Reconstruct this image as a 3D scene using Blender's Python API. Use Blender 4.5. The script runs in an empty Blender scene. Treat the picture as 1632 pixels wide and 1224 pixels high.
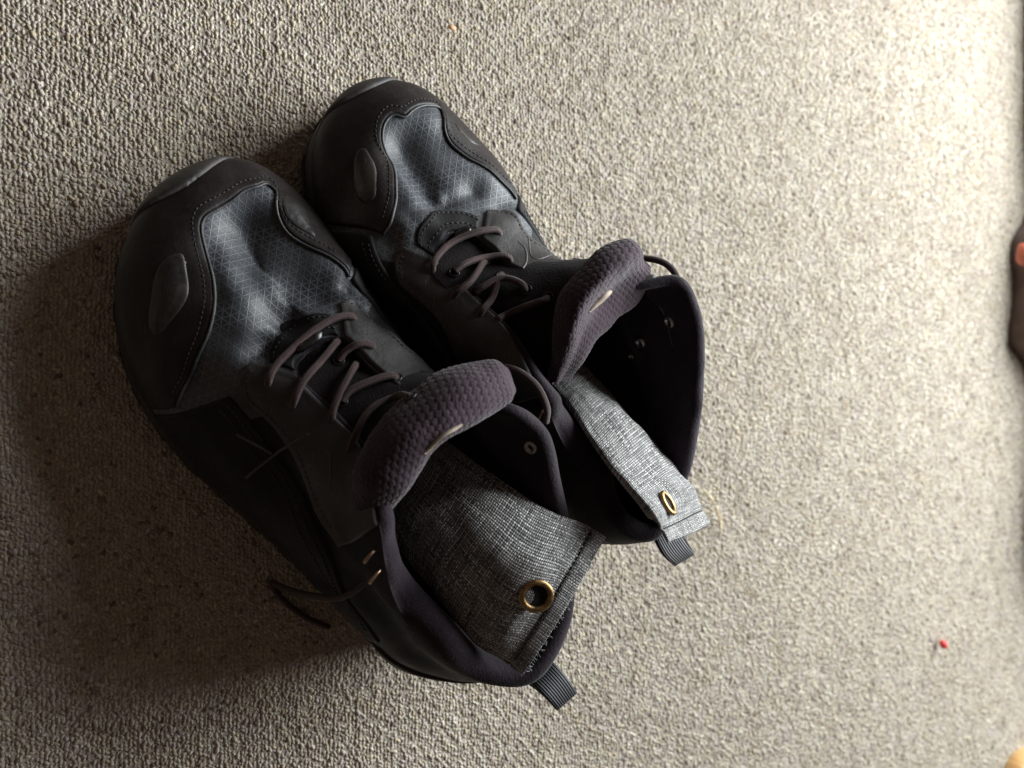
import bpy, bmesh, math, random
import numpy as np
from mathutils import Vector, Matrix
from mathutils.bvhtree import BVHTree
from mathutils.geometry import delaunay_2d_cdt

random.seed(7); RNG = np.random.default_rng(11)
sc = bpy.context.scene
R = math.radians

# ------------------------------------------------------------------ camera, lamp, world, exposure
FPX, TILT, DIST = 1280.0, R(26), 0.525          # focal length in photo pixels, tilt from straight down, metres to the carpet
FW = np.array([math.sin(TILT), 0, -math.cos(TILT)]); RT = np.array([math.cos(TILT), 0, math.sin(TILT)]); UP = np.array([0, 1.0, 0])
CAM = -DIST*FW
cd = bpy.data.cameras.new('camera'); co = bpy.data.objects.new('camera', cd); sc.collection.objects.link(co)
cd.sensor_width = 36; cd.lens = FPX/1632*36; cd.clip_start = 0.01; cd.clip_end = 50
co.matrix_world = Matrix(((RT[0], UP[0], -FW[0], CAM[0]), (RT[1], UP[1], -FW[1], CAM[1]), (RT[2], UP[2], -FW[2], CAM[2]), (0, 0, 0, 1)))
cd.dof.use_dof = True; cd.dof.focus_distance = 0.41; cd.dof.aperture_fstop = 6.0
sc.camera = co

w = bpy.data.worlds.new('World'); sc.world = w; w.use_nodes = True
w.node_tree.nodes['Background'].inputs[0].default_value = (1.0, 0.72, 0.56, 1)
w.node_tree.nodes['Background'].inputs[1].default_value = 0.085

ld = bpy.data.lights.new('window_light', 'AREA'); ld.shape = 'RECTANGLE'; ld.size = 0.90; ld.size_y = 0.80; ld.energy = 43.0; ld.color = (0.94, 0.985, 1.0)
lo = bpy.data.objects.new('window_light', ld); sc.collection.objects.link(lo)
lo.location = (0.79, 0.29, 0.415)
lo.rotation_euler = (Vector((0.18, 0.0, 0.0)) - Vector(lo.location)).to_track_quat('-Z', 'Y').to_euler()

vs = sc.view_settings; vs.view_transform = 'Standard'; vs.look = 'None'; vs.exposure = 0.0; vs.gamma = 1.0; vs.use_curve_mapping = False

# ------------------------------------------------------------------ helpers
def at(u, v, z):
    r = FW + (u-816)/FPX*RT + (612-v)/FPX*UP
    return CAM + r*((z-CAM[2])/r[2])
def ray(u, v):
    r = FW + (u-816)/FPX*RT + (612-v)/FPX*UP
    return Vector(CAM), Vector(r).normalized()

def mk(name, V, F, mat, parent=None, uv=None, smooth=True):
    V = np.asarray(V, float)
    me = bpy.data.meshes.new(name)
    off = np.array(parent.location) if parent is not None and parent.type == 'EMPTY' else (np.array(parent.parent.location) if parent is not None and parent.parent else np.zeros(3))
    me.from_pydata((V-off).tolist(), [], [tuple(int(i) for i in f) for f in F]); me.update()
    if uv is not None:
        l = me.uv_layers.new(name='UVMap'); idx = np.empty(len(me.loops), int); me.loops.foreach_get('vertex_index', idx)
        l.data.foreach_set('uv', np.asarray(uv, np.float32)[idx].ravel())
    if smooth: me.polygons.foreach_set('use_smooth', [True]*len(me.polygons))
    for m in (mat if isinstance(mat, list) else [mat]): me.materials.append(m)
    o = bpy.data.objects.new(name, me); sc.collection.objects.link(o)
    if parent is not None: o.parent = parent
    return o

def grid_faces(nr, nc, per=False, tri=False):
    F = []
    for i in range(nr-1):
        for j in range(nc if per else nc-1):
            a, b = i*nc+j, i*nc+(j+1) % nc; c, d = b+nc, a+nc
            F += [(a, b, c), (a, c, d)] if tri else [(a, b, c, d)]
    return F

def spline(t, K, q, periodic=False):
    """cubic (Hermite, finite-difference tangents) through keys K at t, evaluated at q; K may have trailing axes"""
    t = np.asarray(t, float); K = np.asarray(K, float); q = np.asarray(q, float)
    if periodic:
        T = t[-1]; tt = np.concatenate([t[-3:-1]-T, t, t[1:3]+T]); KK = np.concatenate([K[-3:-1], K, K[1:3]])
    else:
        tt = np.concatenate([[2*t[0]-t[1]], t, [2*t[-1]-t[-2]]]); KK = np.concatenate([[2*K[0]-K[1]], K, [2*K[-1]-K[-2]]])
    sh = (-1,)+(1,)*(K.ndim-1)
    d = np.diff(tt).reshape(sh); s = np.diff(KK, axis=0)/d
    m = np.zeros_like(KK); m[1:-1] = (s[:-1]*d[1:]+s[1:]*d[:-1])/(d[1:]+d[:-1]); m[0] = s[0]; m[-1] = s[-1]
    i = np.clip(np.searchsorted(tt, q, side='right')-1, 0, len(tt)-2)
    h = (tt[i+1]-tt[i]); x = ((q-tt[i])/h).reshape(sh); h = h.reshape(sh)
    return (2*x**3-3*x**2+1)*KK[i] + (x**3-2*x**2+x)*h*m[i] + (-2*x**3+3*x**2)*KK[i+1] + (x**3-x**2)*h*m[i+1]

def curve(P, n, closed=False):
    P = np.asarray(P, float)
    if closed: P = np.concatenate([P, P[:1]])
    t = np.concatenate([[0], np.cumsum(np.maximum(np.linalg.norm(np.diff(P, axis=0), axis=1)**0.7, 1e-6))])
    q = np.linspace(0, t[-1], n+1)[:-1] if closed else np.linspace(0, t[-1], n)
    return spline(t, P, q, closed)

def grid_spline(rows, nu, nv, pu=None, pv=None):
    """rows[v][u] control points -> nv x nu grid"""
    G = np.asarray(rows, float)
    tu = np.linspace(0, 1, G.shape[1]) if pu is None else np.asarray(pu); tv = np.linspace(0, 1, G.shape[0]) if pv is None else np.asarray(pv)
    A = spline(tv, G, np.linspace(0, 1, nv))
    return spline(tu, A.transpose(1, 0, 2), np.linspace(0, 1, nu)).transpose(1, 0, 2)

def gnormals(P, per=False):
    if per: du = np.roll(P, -1, 1)-np.roll(P, 1, 1)
    else: du = np.gradient(P, axis=1)
    dv = np.gradient(P, axis=0); n = np.cross(du, dv); return n/np.maximum(np.linalg.norm(n, axis=2, keepdims=True), 1e-12)

def tube(P, r, ns=8, taper=None):
    P = np.asarray(P, float); n = len(P); T = np.gradient(P, axis=0); T /= np.maximum(np.linalg.norm(T, axis=1, keepdims=True), 1e-9)
    u = np.cross(T[0], [0.3, 0.1, 1]); u /= np.linalg.norm(u); V = []; UV = []; L = 0
    for i in range(n):
        u = u-T[i]*(u@T[i]); u /= max(np.linalg.norm(u), 1e-9); b = np.cross(T[i], u)
        rr = r if taper is None else r*taper[i]
        if i: L += np.linalg.norm(P[i]-P[i-1])
        for k in range(ns):
            a = 2*math.pi*k/ns; V.append(P[i]+rr*(math.cos(a)*u+math.sin(a)*b)); UV.append((L, k/ns))
    F = grid_faces(n, ns, per=True); F += [tuple(range(ns))[::-1], tuple((n-1)*ns+k for k in range(ns))]
    return np.array(V), F, np.array(UV)

def tag(o, label=None, cat=None, group=None, kind=None):
    for k, v in (('label', label), ('category', cat), ('group', group), ('kind', kind)):
        if v: o[k] = v
    return o

# smooth value noise on points (numpy) for cloth unevenness
def vnoise(P, scale, seed=0):
    P = np.asarray(P)/scale; i = np.floor(P).astype(int); f = P-i; f = f*f*(3-2*f); out = 0
    for dx in (0, 1):
        for dy in (0, 1):
            for dz in (0, 1):
                h = (i[..., 0]+dx)*374761393 + (i[..., 1]+dy)*668265263 + (i[..., 2]+dz)*2147483647 + seed*1274126177
                h = (h ^ (h >> 13))*1274126177 & 0x7fffffff; h = (h ^ (h >> 16)) & 0xffff
                out = out + (h/32768.0-1)*(f[..., 0] if dx else 1-f[..., 0])*(f[..., 1] if dy else 1-f[..., 1])*(f[..., 2] if dz else 1-f[..., 2])
    return out

# ------------------------------------------------------------------ materials
class NT:
    def __init__(s, name):
        s.m = bpy.data.materials.new(name); s.m.use_nodes = True; s.t = s.m.node_tree; s.n = s.t.nodes
        s.b = s.n['Principled BSDF']; s.out = s.n['Material Output']
    def add(s, typ, **kw):
        n = s.n.new(typ)
        for k, v in kw.items(): setattr(n, k, v)
        return n
    def ln(s, a, b): s.t.links.new(a, b)
    def val(s, inp, x):
        if hasattr(x, 'is_linked') or hasattr(x, 'links'): s.ln(x, inp)
        else: inp.default_value = x
    def math(s, op, a, b=None, c=None):
        n = s.add('ShaderNodeMath', operation=op); s.val(n.inputs[0], a)
        if b is not None: s.val(n.inputs[1], b)
        if c is not None: s.val(n.inputs[2], c)
        return n.outputs[0]
    def mix(s, f, a, b, mode='MIX'):
        n = s.add('ShaderNodeMix', data_type='RGBA', blend_type=mode); s.val(n.inputs['Factor'], f); s.val(n.inputs[6], a); s.val(n.inputs[7], b); return n.outputs[2]
    def noise(s, scale, detail=3, rough=.5, vec=None):
        n = s.add('ShaderNodeTexNoise'); n.inputs['Scale'].default_value = scale; n.inputs['Detail'].default_value = detail; n.inputs['Roughness'].default_value = rough
        s.ln(vec or s.obj(), n.inputs['Vector']); return n.outputs['Fac']
    def obj(s):
        if not hasattr(s, '_tc'): s._tc = s.add('ShaderNodeTexCoord')
        return s._tc.outputs['Object']
    def uv(s): s.obj(); return s._tc.outputs['UV']
    def ramp(s, f, stops):
        n = s.add('ShaderNodeValToRGB'); s.ln(f, n.inputs[0]); e = n.color_ramp.elements
        while len(e) < len(stops): e.new(.5)
        for i, (p, c) in enumerate(stops): e[i].position = p; e[i].color = (*c, 1)
        return n.outputs[0]
    def maprange(s, f, a, b, c=0., d=1.):
        n = s.add('ShaderNodeMapRange'); s.ln(f, n.inputs[0])
        for i, x in enumerate((a, b, c, d)): n.inputs[i+1].default_value = x
        return n.outputs[0]
    def bump(s, h, dist, strength=1., prev=None):
        n = s.add('ShaderNodeBump'); n.inputs['Strength'].default_value = strength; n.inputs['Distance'].default_value = dist; s.ln(h, n.inputs['Height'])
        if prev is not None: s.ln(prev, n.inputs['Normal'])
        return n.outputs[0]
    def set(s, **kw):
        for k, v in kw.items(): s.val(s.b.inputs[k.replace('_', ' ')], v)
    def normal(s, x): s.ln(x, s.b.inputs['Normal'])
def c4(*c): return (*c, 1.0)

def leather(name, col, dusty, rough=.5, grain=900, dust=.45, sheen=0.0, spec=.4):
    t = NT(name); n1 = t.noise(38, 5, .65); n2 = t.noise(grain, 3, .6); n3 = t.noise(170, 4, .6)
    f = t.maprange(n1, .5, .78, 0, dust); c = t.mix(f, c4(*col), c4(*dusty))
    d = t.noise(14, 6, .7); c = t.mix(t.maprange(d, .52, .72, 0, dust*.8), c, c4(*[a*1.1+.010*k for a, k in zip(dusty, (1.0, .86, .74))]))
    mp = t.add('ShaderNodeMapping'); mp.inputs['Scale'].default_value = (1, .12, 1); mp.inputs['Rotation'].default_value = (.3, .2, .7); t.ln(t.obj(), mp.inputs[0])
    sx = t.noise(700, 2, .5, mp.outputs[0]); c = t.mix(t.math('MULTIPLY', t.maprange(sx, .66, .74, 0, .5), t.maprange(d, .45, .6)), c, c4(*[a*2.6 for a in dusty]))
    f3 = t.maprange(n3, .58, .75, 0, .35); c = t.mix(f3, c, c4(*[x*1.7 for x in dusty]))
    t.set(Base_Color=c, Roughness=t.maprange(n1, .3, .7, rough-.08, rough+.14), Specular_IOR_Level=spec, Sheen_Weight=sheen)
    t.normal(t.bump(n3, .0006, .5, t.bump(n2, .00025, .6))); return t.m

def tri_mesh():
    """ripstop textile: fine light triangle lattice on dark cloth, drawn in the cloth's own uv (metres)"""
    t = NT('ripstop_textile'); uv = t.uv(); sep = t.add('ShaderNodeSeparateXYZ'); t.ln(uv, sep.inputs[0]); x, y = sep.outputs[0], sep.outputs[1]
    lines = None
    for k in range(3):
        a = R(60*k+12); p = t.math('ADD', t.math('MULTIPLY', x, math.cos(a)/.0035), t.math('MULTIPLY', y, math.sin(a)/.0035))
        d = t.math('ABSOLUTE', t.math('SUBTRACT', t.math('FRACT', p), .5)); l = t.maprange(d, .40, .47)
        lines = l if lines is None else t.math('MAXIMUM', lines, l)
    wear = t.noise(60, 4, .6); n = t.noise(1500, 2, .6); n3 = t.noise(25, 3, .6)
    lf = t.math('MULTIPLY', lines, t.maprange(wear, .38, .62, .10, .68))
    base = t.mix(t.maprange(n3, .42, .68), c4(.017, .020, .026), c4(.050, .056, .063))
    c = t.mix(lf, base, c4(.125, .138, .155))
    t.set(Sheen_Weight=.12, Sheen_Roughness=.45, Base_Color=c, Roughness=t.math('SUBTRACT', t.maprange(n3, .3, .7, .46, .62), t.math('MULTIPLY', lines, .06)), Specular_IOR_Level=.5)
    t.normal(t.bump(lines, .00007, .8, t.bump(n, .0002, .5))); return t.m

def knit(name, col, hi, scale=700, sheen=.25):
    t = NT(name); n = t.noise(scale, 2, .6); n1 = t.noise(60, 4, .6)
    c = t.mix(t.maprange(n1, .4, .75, 0, .6), c4(*col), c4(*hi)); c = t.mix(t.maprange(n, .5, .75, 0, .5), c, c4(*hi))
    t.set(Base_Color=c, Roughness=.85, Specular_IOR_Level=.2, Sheen_Weight=sheen, Sheen_Roughness=.4); t.normal(t.bump(n, .0006, .8)); return t.m

def cord_mat():
    t = NT('lace_cord'); uv = t.uv(); sep = t.add('ShaderNodeSeparateXYZ'); t.ln(uv, sep.inputs[0]); x, y = sep.outputs[0], sep.outputs[1]
    a = t.math('SINE', t.math('MULTIPLY_ADD', x, 5200, t.math('MULTIPLY', y, 6.2832*2))); b = t.math('SINE', t.math('SUBTRACT', t.math('MULTIPLY', x, 5200), t.math('MULTIPLY', y, 6.2832*2)))
    h = t.math('MULTIPLY', a, b); n1 = t.noise(120, 4, .6)
    c = t.mix(t.maprange(h, -.6, .8), c4(.022, .011, .012), c4(.066, .034, .032)); c = t.mix(t.maprange(n1, .5, .75, 0, .5), c, c4(.095, .060, .053))
    t.set(Base_Color=c, Roughness=.7, Specular_IOR_Level=.3, Sheen_Weight=.15); t.normal(t.bump(h, .0004, .7)); return t.m

def linen():
    """plain weave of grey heathered threads in uv metres"""
    t = NT('grey_linen'); uv = t.uv(); n0 = t.add('ShaderNodeTexNoise'); n0.inputs['Scale'].default_value = 260; t.ln(uv, n0.inputs['Vector'])
    dv = t.add('ShaderNodeVectorMath', operation='MULTIPLY_ADD'); t.ln(n0.outputs['Color'], dv.inputs[0]); dv.inputs[1].default_value = (.0006, .0006, 0); t.ln(uv, dv.inputs[2])
    sep = t.add('ShaderNodeSeparateXYZ'); t.ln(dv.outputs[0], sep.inputs[0]); k = 1/.00145; x = t.math('MULTIPLY', sep.outputs[0], k); y = t.math('MULTIPLY', sep.outputs[1], k)
    ix = t.math('FLOOR', x); iy = t.math('FLOOR', y); par = t.math('FLOORED_MODULO', t.math('ADD', ix, iy), 2)
    fx = t.math('ABSOLUTE', t.math('SUBTRACT', t.math('FRACT', x), .5)); fy = t.math('ABSOLUTE', t.math('SUBTRACT', t.math('FRACT', y), .5))
    def hump(a, b): return t.math('MULTIPLY', t.maprange(a, .5, .12), t.maprange(b, .75, .1))
    hw = hump(fx, fy); hf = hump(fy, fx)
    h = t.math('ADD', t.math('MULTIPLY', hw, par), t.math('MULTIPLY', hf, t.math('SUBTRACT', 1, par)))
    def thread(i, other, sd):
        cx = t.add('ShaderNodeCombineXYZ'); t.ln(i, cx.inputs[0]); t.ln(t.math('MULTIPLY', other, .06), cx.inputs[1]); cx.inputs[2].default_value = sd
        wn = t.add('ShaderNodeTexNoise'); wn.inputs['Scale'].default_value = 1.37; wn.inputs['Detail'].default_value = 2; t.ln(cx.outputs[0], wn.inputs['Vector']); return wn.outputs['Fac']
    tw, tf = thread(ix, y, 3.1), thread(iy, x, 8.7)
    th = t.math('ADD', t.math('MULTIPLY', tw, par), t.math('MULTIPLY', tf, t.math('SUBTRACT', 1, par)))
    col = t.ramp(th, [(.32, (.085, .084, .083)), (.44, (.26, .258, .255)), (.56, (.49, .488, .48)), (.70, (.78, .78, .77))])
    col = t.mix(t.maprange(h, .75, .10, 0, .88), col, c4(.012, .012, .013))
    t.set(Base_Color=col, Roughness=.75, Specular_IOR_Level=.25, Sheen_Weight=.1); t.normal(t.bump(h, .0007, 1.)); return t.m

def plain(name, col, rough=.6, metal=0., noise_s=300, var=.3, bumpd=.0002):
    t = NT(name); n = t.noise(noise_s, 4, .6); c = t.mix(t.maprange(n, .35, .7), c4(*[x*(1-var) for x in col]), c4(*[x*(1+var) for x in col]))
    t.set(Base_Color=c, Roughness=t.maprange(n, .3, .7, max(rough-.1, .05), rough+.1), Metallic=metal); t.normal(t.bump(n, bumpd, .6)); return t.m

def webbing():
    t = NT('ribbed_webbing'); uv = t.uv(); sep = t.add('ShaderNodeSeparateXYZ'); t.ln(uv, sep.inputs[0])
    h = t.math('ABSOLUTE', t.math('SINE', t.math('MULTIPLY', sep.outputs[0], math.pi/.0014))); n = t.noise(900, 2)
    t.set(Base_Color=t.mix(h, c4(.004, .004, .005), c4(.016, .017, .022)), Roughness=.6, Specular_IOR_Level=.35); t.normal(t.bump(h, .0007, .9, t.bump(n, .0002, .5))); return t.m

def carpet_mats():
    t = NT('carpet_yarn'); a = t.add('ShaderNodeAttribute', attribute_name='col', attribute_type='INSTANCER'); n = t.noise(900, 3, .6)
    c = t.ramp(a.outputs['Fac'], [(0.0, (.14, .109, .086)), (.10, (.25, .208, .164)), (.34, (.36, .318, .258)), (.62, (.430, .391, .325)), (.86, (.50, .461, .392)), (1.0, (.575, .54, .468))])
    c = t.mix(t.maprange(n, .35, .65, 0, .22), c, t.mix(.5, c, c4(.12, .10, .085)))
    hu = t.add('ShaderNodeAttribute', attribute_name='hue', attribute_type='INSTANCER')
    c = t.mix(1.0, c, t.ramp(hu.outputs['Fac'], [(0, (.93, .92, 1.02)), (.3, (1.0, .95, .98)), (.5, (1.0, 1.0, 1.0)), (.75, (.99, 1.02, .95)), (1, (1.06, .98, .86))]), 'MULTIPLY')
    t.set(Base_Color=c, Roughness=.9, Specular_IOR_Level=.15, Sheen_Weight=.15); t.normal(t.bump(n, .0008, .8))
    b = plain('carpet_backing', (.33, .295, .245), .95, 0, 500, .4, .001); return t.m, b

M = dict(
    leather=leather('black_leather', (.0082, .0054, .0058), (.025, .0180, .0165), .50, 900, .5, 0, .28),
    side=leather('side_leather', (.0065, .0060, .0066), (.015, .013, .014), .62, 700, .6, 0, .25),
    stay=leather('lace_stay_leather', (.024, .022, .0225), (.056, .052, .050), .48, 800, .6),
    insert=leather('scuffed_insert', (.0105, .0092, .0090), (.046, .038, .030), .46, 260, .9),
    rubber=leather('sole_rubber', (.012, .011, .011), (.045, .040, .036), .62, 400, .6),
    bumper=leather('toe_bumper_rubber', (.022, .020, .020), (.085, .075, .068), .55, 400, .8),
    piping=leather('seam_piping', (.022, .023, .025), (.085, .085, .080), .48, 800, .7),
    textile=tri_mesh(), knit=knit('lining_knit', (.0095, .0058, .0095), (.026, .0175, .026), 700, .16), pad=knit('tongue_knit', (.028, .0165, .0235), (.058, .039, .050), 900, .22),
    cord=cord_mat(), linen=linen(), brass=plain('aged_brass', (.27, .18, .085), .42, 1., 500, .3, .0001), steel=plain('dull_steel', (.36, .34, .31), .38, 1.), hook=plain('worn_copper', (.40, .27, .19), .4, 1.), gun=plain('dark_metal', (.06, .06, .06), .3, .9),
    web=webbing(), front=knit('tongue_front', (.006, .0045, .005), (.016, .012, .013), 900, .05), thread=plain('stitch_thread', (.020, .019, .019), .8, 0, 2000), hole=plain('painted_hole_dark', (.0025, .0025, .0025), .95, 0, 900, .5, .001),
    fray=plain('linen_fray', (.20, .20, .205), .8), tagm=plain('cream_tag', (.26, .21, .165), .8, 0, 800, .25), print=plain('grey_print', (.034, .034, .035), .5, 0, 600, .25))
M['yarn'], M['backing'] = carpet_mats()

# ------------------------------------------------------------------ the carpet: backing sheet + looped pile
g = mk('carpet', [(-.9, -.8, -.0036), (1.1, -.8, -.0036), (1.1, .8, -.0036), (-.9, .8, -.0036)], [(0, 1, 2, 3)], M['backing'], smooth=False); tag(g, kind='structure', label='looped grey beige carpet under the shoes')
variants = []
vcol = bpy.data.collections.new('carpet_loop_variants')
for k in range(4):
    rnd = np.random.default_rng(k); P = []
    for i in range(8):
        a = math.pi*(-.08+1.16*i/7); P.append((math.cos(a)*.00095+rnd.normal(0, .00010), rnd.normal(0, .00016), math.sin(a)*.00125+rnd.normal(0, .0001)))
    V, F, _ = tube(curve(P, 9), .00098, 6, 1+.14*rnd.normal(size=9))
    me = bpy.data.meshes.new('carpet_loop'); me.from_pydata(V.tolist(), [], F); me.polygons.foreach_set('use_smooth', [True]*len(me.polygons)); me.materials.append(M['yarn'])
    o = bpy.data.objects.new('carpet_loop', me); vcol.objects.link(o)
px, py = .0022, .0021
xs = np.arange(-.46, .56, px); ys = np.arange(-.42, .42, py)
X, Y = np.meshgrid(xs, ys, indexing='ij'); Y = Y+(np.arange(len(xs)) % 2)[:, None]*py*.5
X = (X+RNG.normal(0, .00028, X.shape)).ravel(); Y = (Y+RNG.normal(0, .00040, len(X)).reshape(Y.shape)).ravel(); N = len(X)
X += .0009*np.sin(Y*55+3*np.sin(X*9))
Z = -.0046+RNG.normal(0, .00014, N)+.00004*vnoise(np.stack([X, Y, X*0], 1), .03, 3)
pm = bpy.data.meshes.new('carpet_pile'); pm.vertices.add(N); pm.vertices.foreach_set('co', np.stack([X, Y, Z], 1).astype(np.float32).ravel())
rot = np.stack([RNG.normal(0, .25, N), RNG.normal(0, .22, N), math.pi/2+RNG.normal(0, .60, N)], 1).astype(np.float32)
pm.attributes.new('rot', 'FLOAT_VECTOR', 'POINT').data.foreach_set('vector', rot.ravel())
pm.attributes.new('scl', 'FLOAT', 'POINT').data.foreach_set('value', (.90+RNG.normal(0, .12, N)).clip(.6, 1.35).astype(np.float32))
heather = .16*vnoise(np.stack([X, Y*.45, X*0], 1), .006, 5)+.03*vnoise(np.stack([X, Y, X*0], 1), .02, 9)
cc = np.clip(.52+RNG.normal(0, .17, N)+heather, 0, 1); dk = RNG.random(N) < .04; cc[dk] = RNG.random(dk.sum())*.15
pm.attributes.new('col', 'FLOAT', 'POINT').data.foreach_set('value', cc.astype(np.float32))
hue = np.clip(.5+RNG.normal(0, .28, N)+.15*vnoise(np.stack([X, Y, X*0], 1), .009, 15), 0, 1)
pm.attributes.new('hue', 'FLOAT', 'POINT').data.foreach_set('value', hue.astype(np.float32))
pm.attributes.new('vid', 'INT', 'POINT').data.foreach_set('value', RNG.integers(0, 4, N).astype(np.int32))
pile = bpy.data.objects.new('carpet_pile', pm); sc.collection.objects.link(pile); tag(pile, 'short looped carpet pile in mixed beige and grey yarn', 'carpet', kind='stuff')
ng = bpy.data.node_groups.new('carpet_pile_loops', 'GeometryNodeTree'); ng.interface.new_socket('Geometry', in_out='INPUT', socket_type='NodeSocketGeometry'); ng.interface.new_socket('Geometry', in_out='OUTPUT', socket_type='NodeSocketGeometry')
gi = ng.nodes.new('NodeGroupInput'); go = ng.nodes.new('NodeGroupOutput'); m2p = ng.nodes.new('GeometryNodeMeshToPoints'); iop = ng.nodes.new('GeometryNodeInstanceOnPoints'); ci = ng.nodes.new('GeometryNodeCollectionInfo')
ci.inputs['Collection'].default_value = vcol; ci.inputs['Separate Children'].default_value = True; ci.inputs['Reset Children'].default_value = True; iop.inputs['Pick Instance'].default_value = True
def nattr(nm, ty): n = ng.nodes.new('GeometryNodeInputNamedAttribute'); n.data_type = ty; n.inputs[0].default_value = nm; return n.outputs[0]
ng.links.new(gi.outputs[0], m2p.inputs[0]); ng.links.new(m2p.outputs[0], iop.inputs['Points']); ng.links.new(ci.outputs[0], iop.inputs['Instance']); ng.links.new(nattr('vid', 'INT'), iop.inputs['Instance Index'])
e2r = ng.nodes.new('FunctionNodeEulerToRotation'); ng.links.new(nattr('rot', 'FLOAT_VECTOR'), e2r.inputs[0]); ng.links.new(e2r.outputs[0], iop.inputs['Rotation']); ng.links.new(nattr('scl', 'FLOAT'), iop.inputs['Scale']); ng.links.new(iop.outputs[0], go.inputs[0])
pile.modifiers.new('loops', 'NODES').node_group = ng

# ------------------------------------------------------------------ shoe surfaces
NPHI, NVP = 300, 64
class Surf:
    """periodic grid surface with lookups: pixel -> (phi, v), (phi, v) -> point, normal"""
    def __init__(s, P, per=True): s.P = P; s.per = per; s.upd()
    def upd(s):
        s.nr, s.nc = s.P.shape[:2]; s.N = gnormals(s.P, s.per)
        s.F = grid_faces(s.nr, s.nc, s.per, True); s.bvh = BVHTree.FromPolygons([Vector(p) for p in s.P.reshape(-1, 3)], s.F)
    def pix(s, u, v):
        o, d = ray(u, v); loc, n, fi, dist = s.bvh.ray_cast(o, d)
        if loc is None: loc, n, fi, dist = s.bvh.find_nearest(Vector(at(u, v, .06)))
        return s.inv(loc, fi)
    def inv(s, loc, fi):
        f = s.F[fi]; A, B, C = (s.P.reshape(-1, 3)[k] for k in f); L = np.array(loc)
        v0, v1, v2 = B-A, C-A, L-A; d00, d01, d11, d20, d21 = v0@v0, v0@v1, v1@v1, v2@v0, v2@v1; den = d00*d11-d01*d01+1e-18
        b = (d11*d20-d01*d21)/den; c = (d00*d21-d01*d20)/den
        cell = fi//2; nc = s.nc if s.per else s.nc-1; i, j = cell//nc, cell % nc
        fx, fy = (b+c, c) if fi % 2 == 0 else (b, b+c)
        return ((j+fx), (i+fy))
    def ev(s, q, off=0.0, arr=None):
        q = np.asarray(q, float); x = q[:, 0]; y = np.clip(q[:, 1], 0, s.nr-1.001); j = np.floor(x).astype(int); i = np.floor(y).astype(int); fx = (x-j)[:, None]; fy = (y-i)[:, None]
        if s.per: j0, j1 = j % s.nc, (j+1) % s.nc
        else: j = np.clip(j, 0, s.nc-2); j0, j1 = j, j+1
        def bl(A): return (A[i, j0]*(1-fx)+A[i, j1]*fx)*(1-fy)+(A[i+1, j0]*(1-fx)+A[i+1, j1]*fx)*fy
        n = bl(s.N); n /= np.linalg.norm(n, axis=1, keepdims=True)
        return bl(s.P)+n*np.asarray(off).reshape(-1, 1) if np.ndim(off) else bl(s.P)+n*off, n

class Shoe:
    def __init__(s, name, label, heel, toe, L):
        h = at(*heel); t = at(*toe); h[2] = t[2] = 0
        s.a = (t-h)/np.linalg.norm(t-h); s.n = np.array([s.a[1], -s.a[0], 0]); s.o = h
        print(name, 'length between frame points', round(float(np.linalg.norm(t-h)), 4))
        s.root = bpy.data.objects.new(name, None); sc.collection.objects.link(s.root); s.root.location = h; s.root.empty_display_size = .05
        tag(s.root, label, 'shoe', 'pair of black hiking shoes')
    def W(s, p):
        p = np.asarray(p, float); return s.o+p[..., 0:1]*s.a+p[..., 1:2]*s.n+p[..., 2:3]*np.array([0, 0, 1.0])
    def Lc(s, P):
        P = np.asarray(P)-s.o; return np.stack([P@s.a, P@s.n, P[..., 2]], -1)

def build_upper(S, keys, dents, seed):
    K = np.array([k[:5] for k in keys], float)               # nk x 5 x 3 local
    K = np.concatenate([K, K[:1]]); mid = K[:, 1]
    t = np.concatenate([[0], np.cumsum(np.linalg.norm(np.diff(mid, axis=0), axis=1)+.012)]); t /= t[-1]; S.tk = t
    q = np.arange(NPHI)/NPHI
    Kq = spline(t, K, q, True)                                # NPHI x 5 x 3
    G = np.zeros((NVP, NPHI, 3))
    for j in range(NPHI):
        c = Kq[j]; d = np.concatenate([[0], np.cumsum(np.linalg.norm(np.diff(c, axis=0), axis=1)**.8)]); G[:, j] = spline(d/d[-1], c, np.linspace(0, 1, NVP))
    S.local = G
    P = S.W(G); sf = Surf(P)
    # outward check
    c = P.mean((0, 1)); 
    if ((P-c)*sf.N).sum() < 0: raise RuntimeError('normals inward')
    vv = np.linspace(0, 1, NVP)[:, None]
    amp = np.clip(vv*4, 0, 1)*np.clip((1-vv)*5, 0, 1)
    d = (.0020*vnoise(P, .032, seed)+.0004*vnoise(P, .012, seed+1))*amp
    rear = np.clip((.17-G[..., 0])/.05, 0, 1)*np.clip((G[..., 2]-.03)/.03, 0, 1)*np.clip((1-vv)*8, 0, 1)      # the soft shaft slouches into folds
    d = d+rear*.0042*vnoise(P*np.array([1, 1, 2.0]), .034, seed+7)
    for (u, v, u2, v2, r, depth) in dents:                    # creases: from pixel to pixel, radius in metres
        a_, b_ = (np.array(sf.ev([sf.pix(x, y)])[0][0]) for x, y in ((u, v), (u2, v2)))
        ab = b_-a_; tt = np.clip(((P-a_)@ab)/max(ab@ab, 1e-9), 0, 1); dist = np.linalg.norm(P-(a_+tt[..., None]*ab), axis=2); d -= depth*np.exp(-(dist/r)**2)
    sf.P = P+sf.N*d[..., None]; sf.upd(); S.sf = sf
    lc = S.Lc(sf.P)
    S.upper = mk('upper', sf.P.reshape(-1, 3), grid_faces(NVP, NPHI, True), [M['textile'], M['side']], S.root, uv=lc[..., :2].reshape(-1, 2))
    return sf

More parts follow.
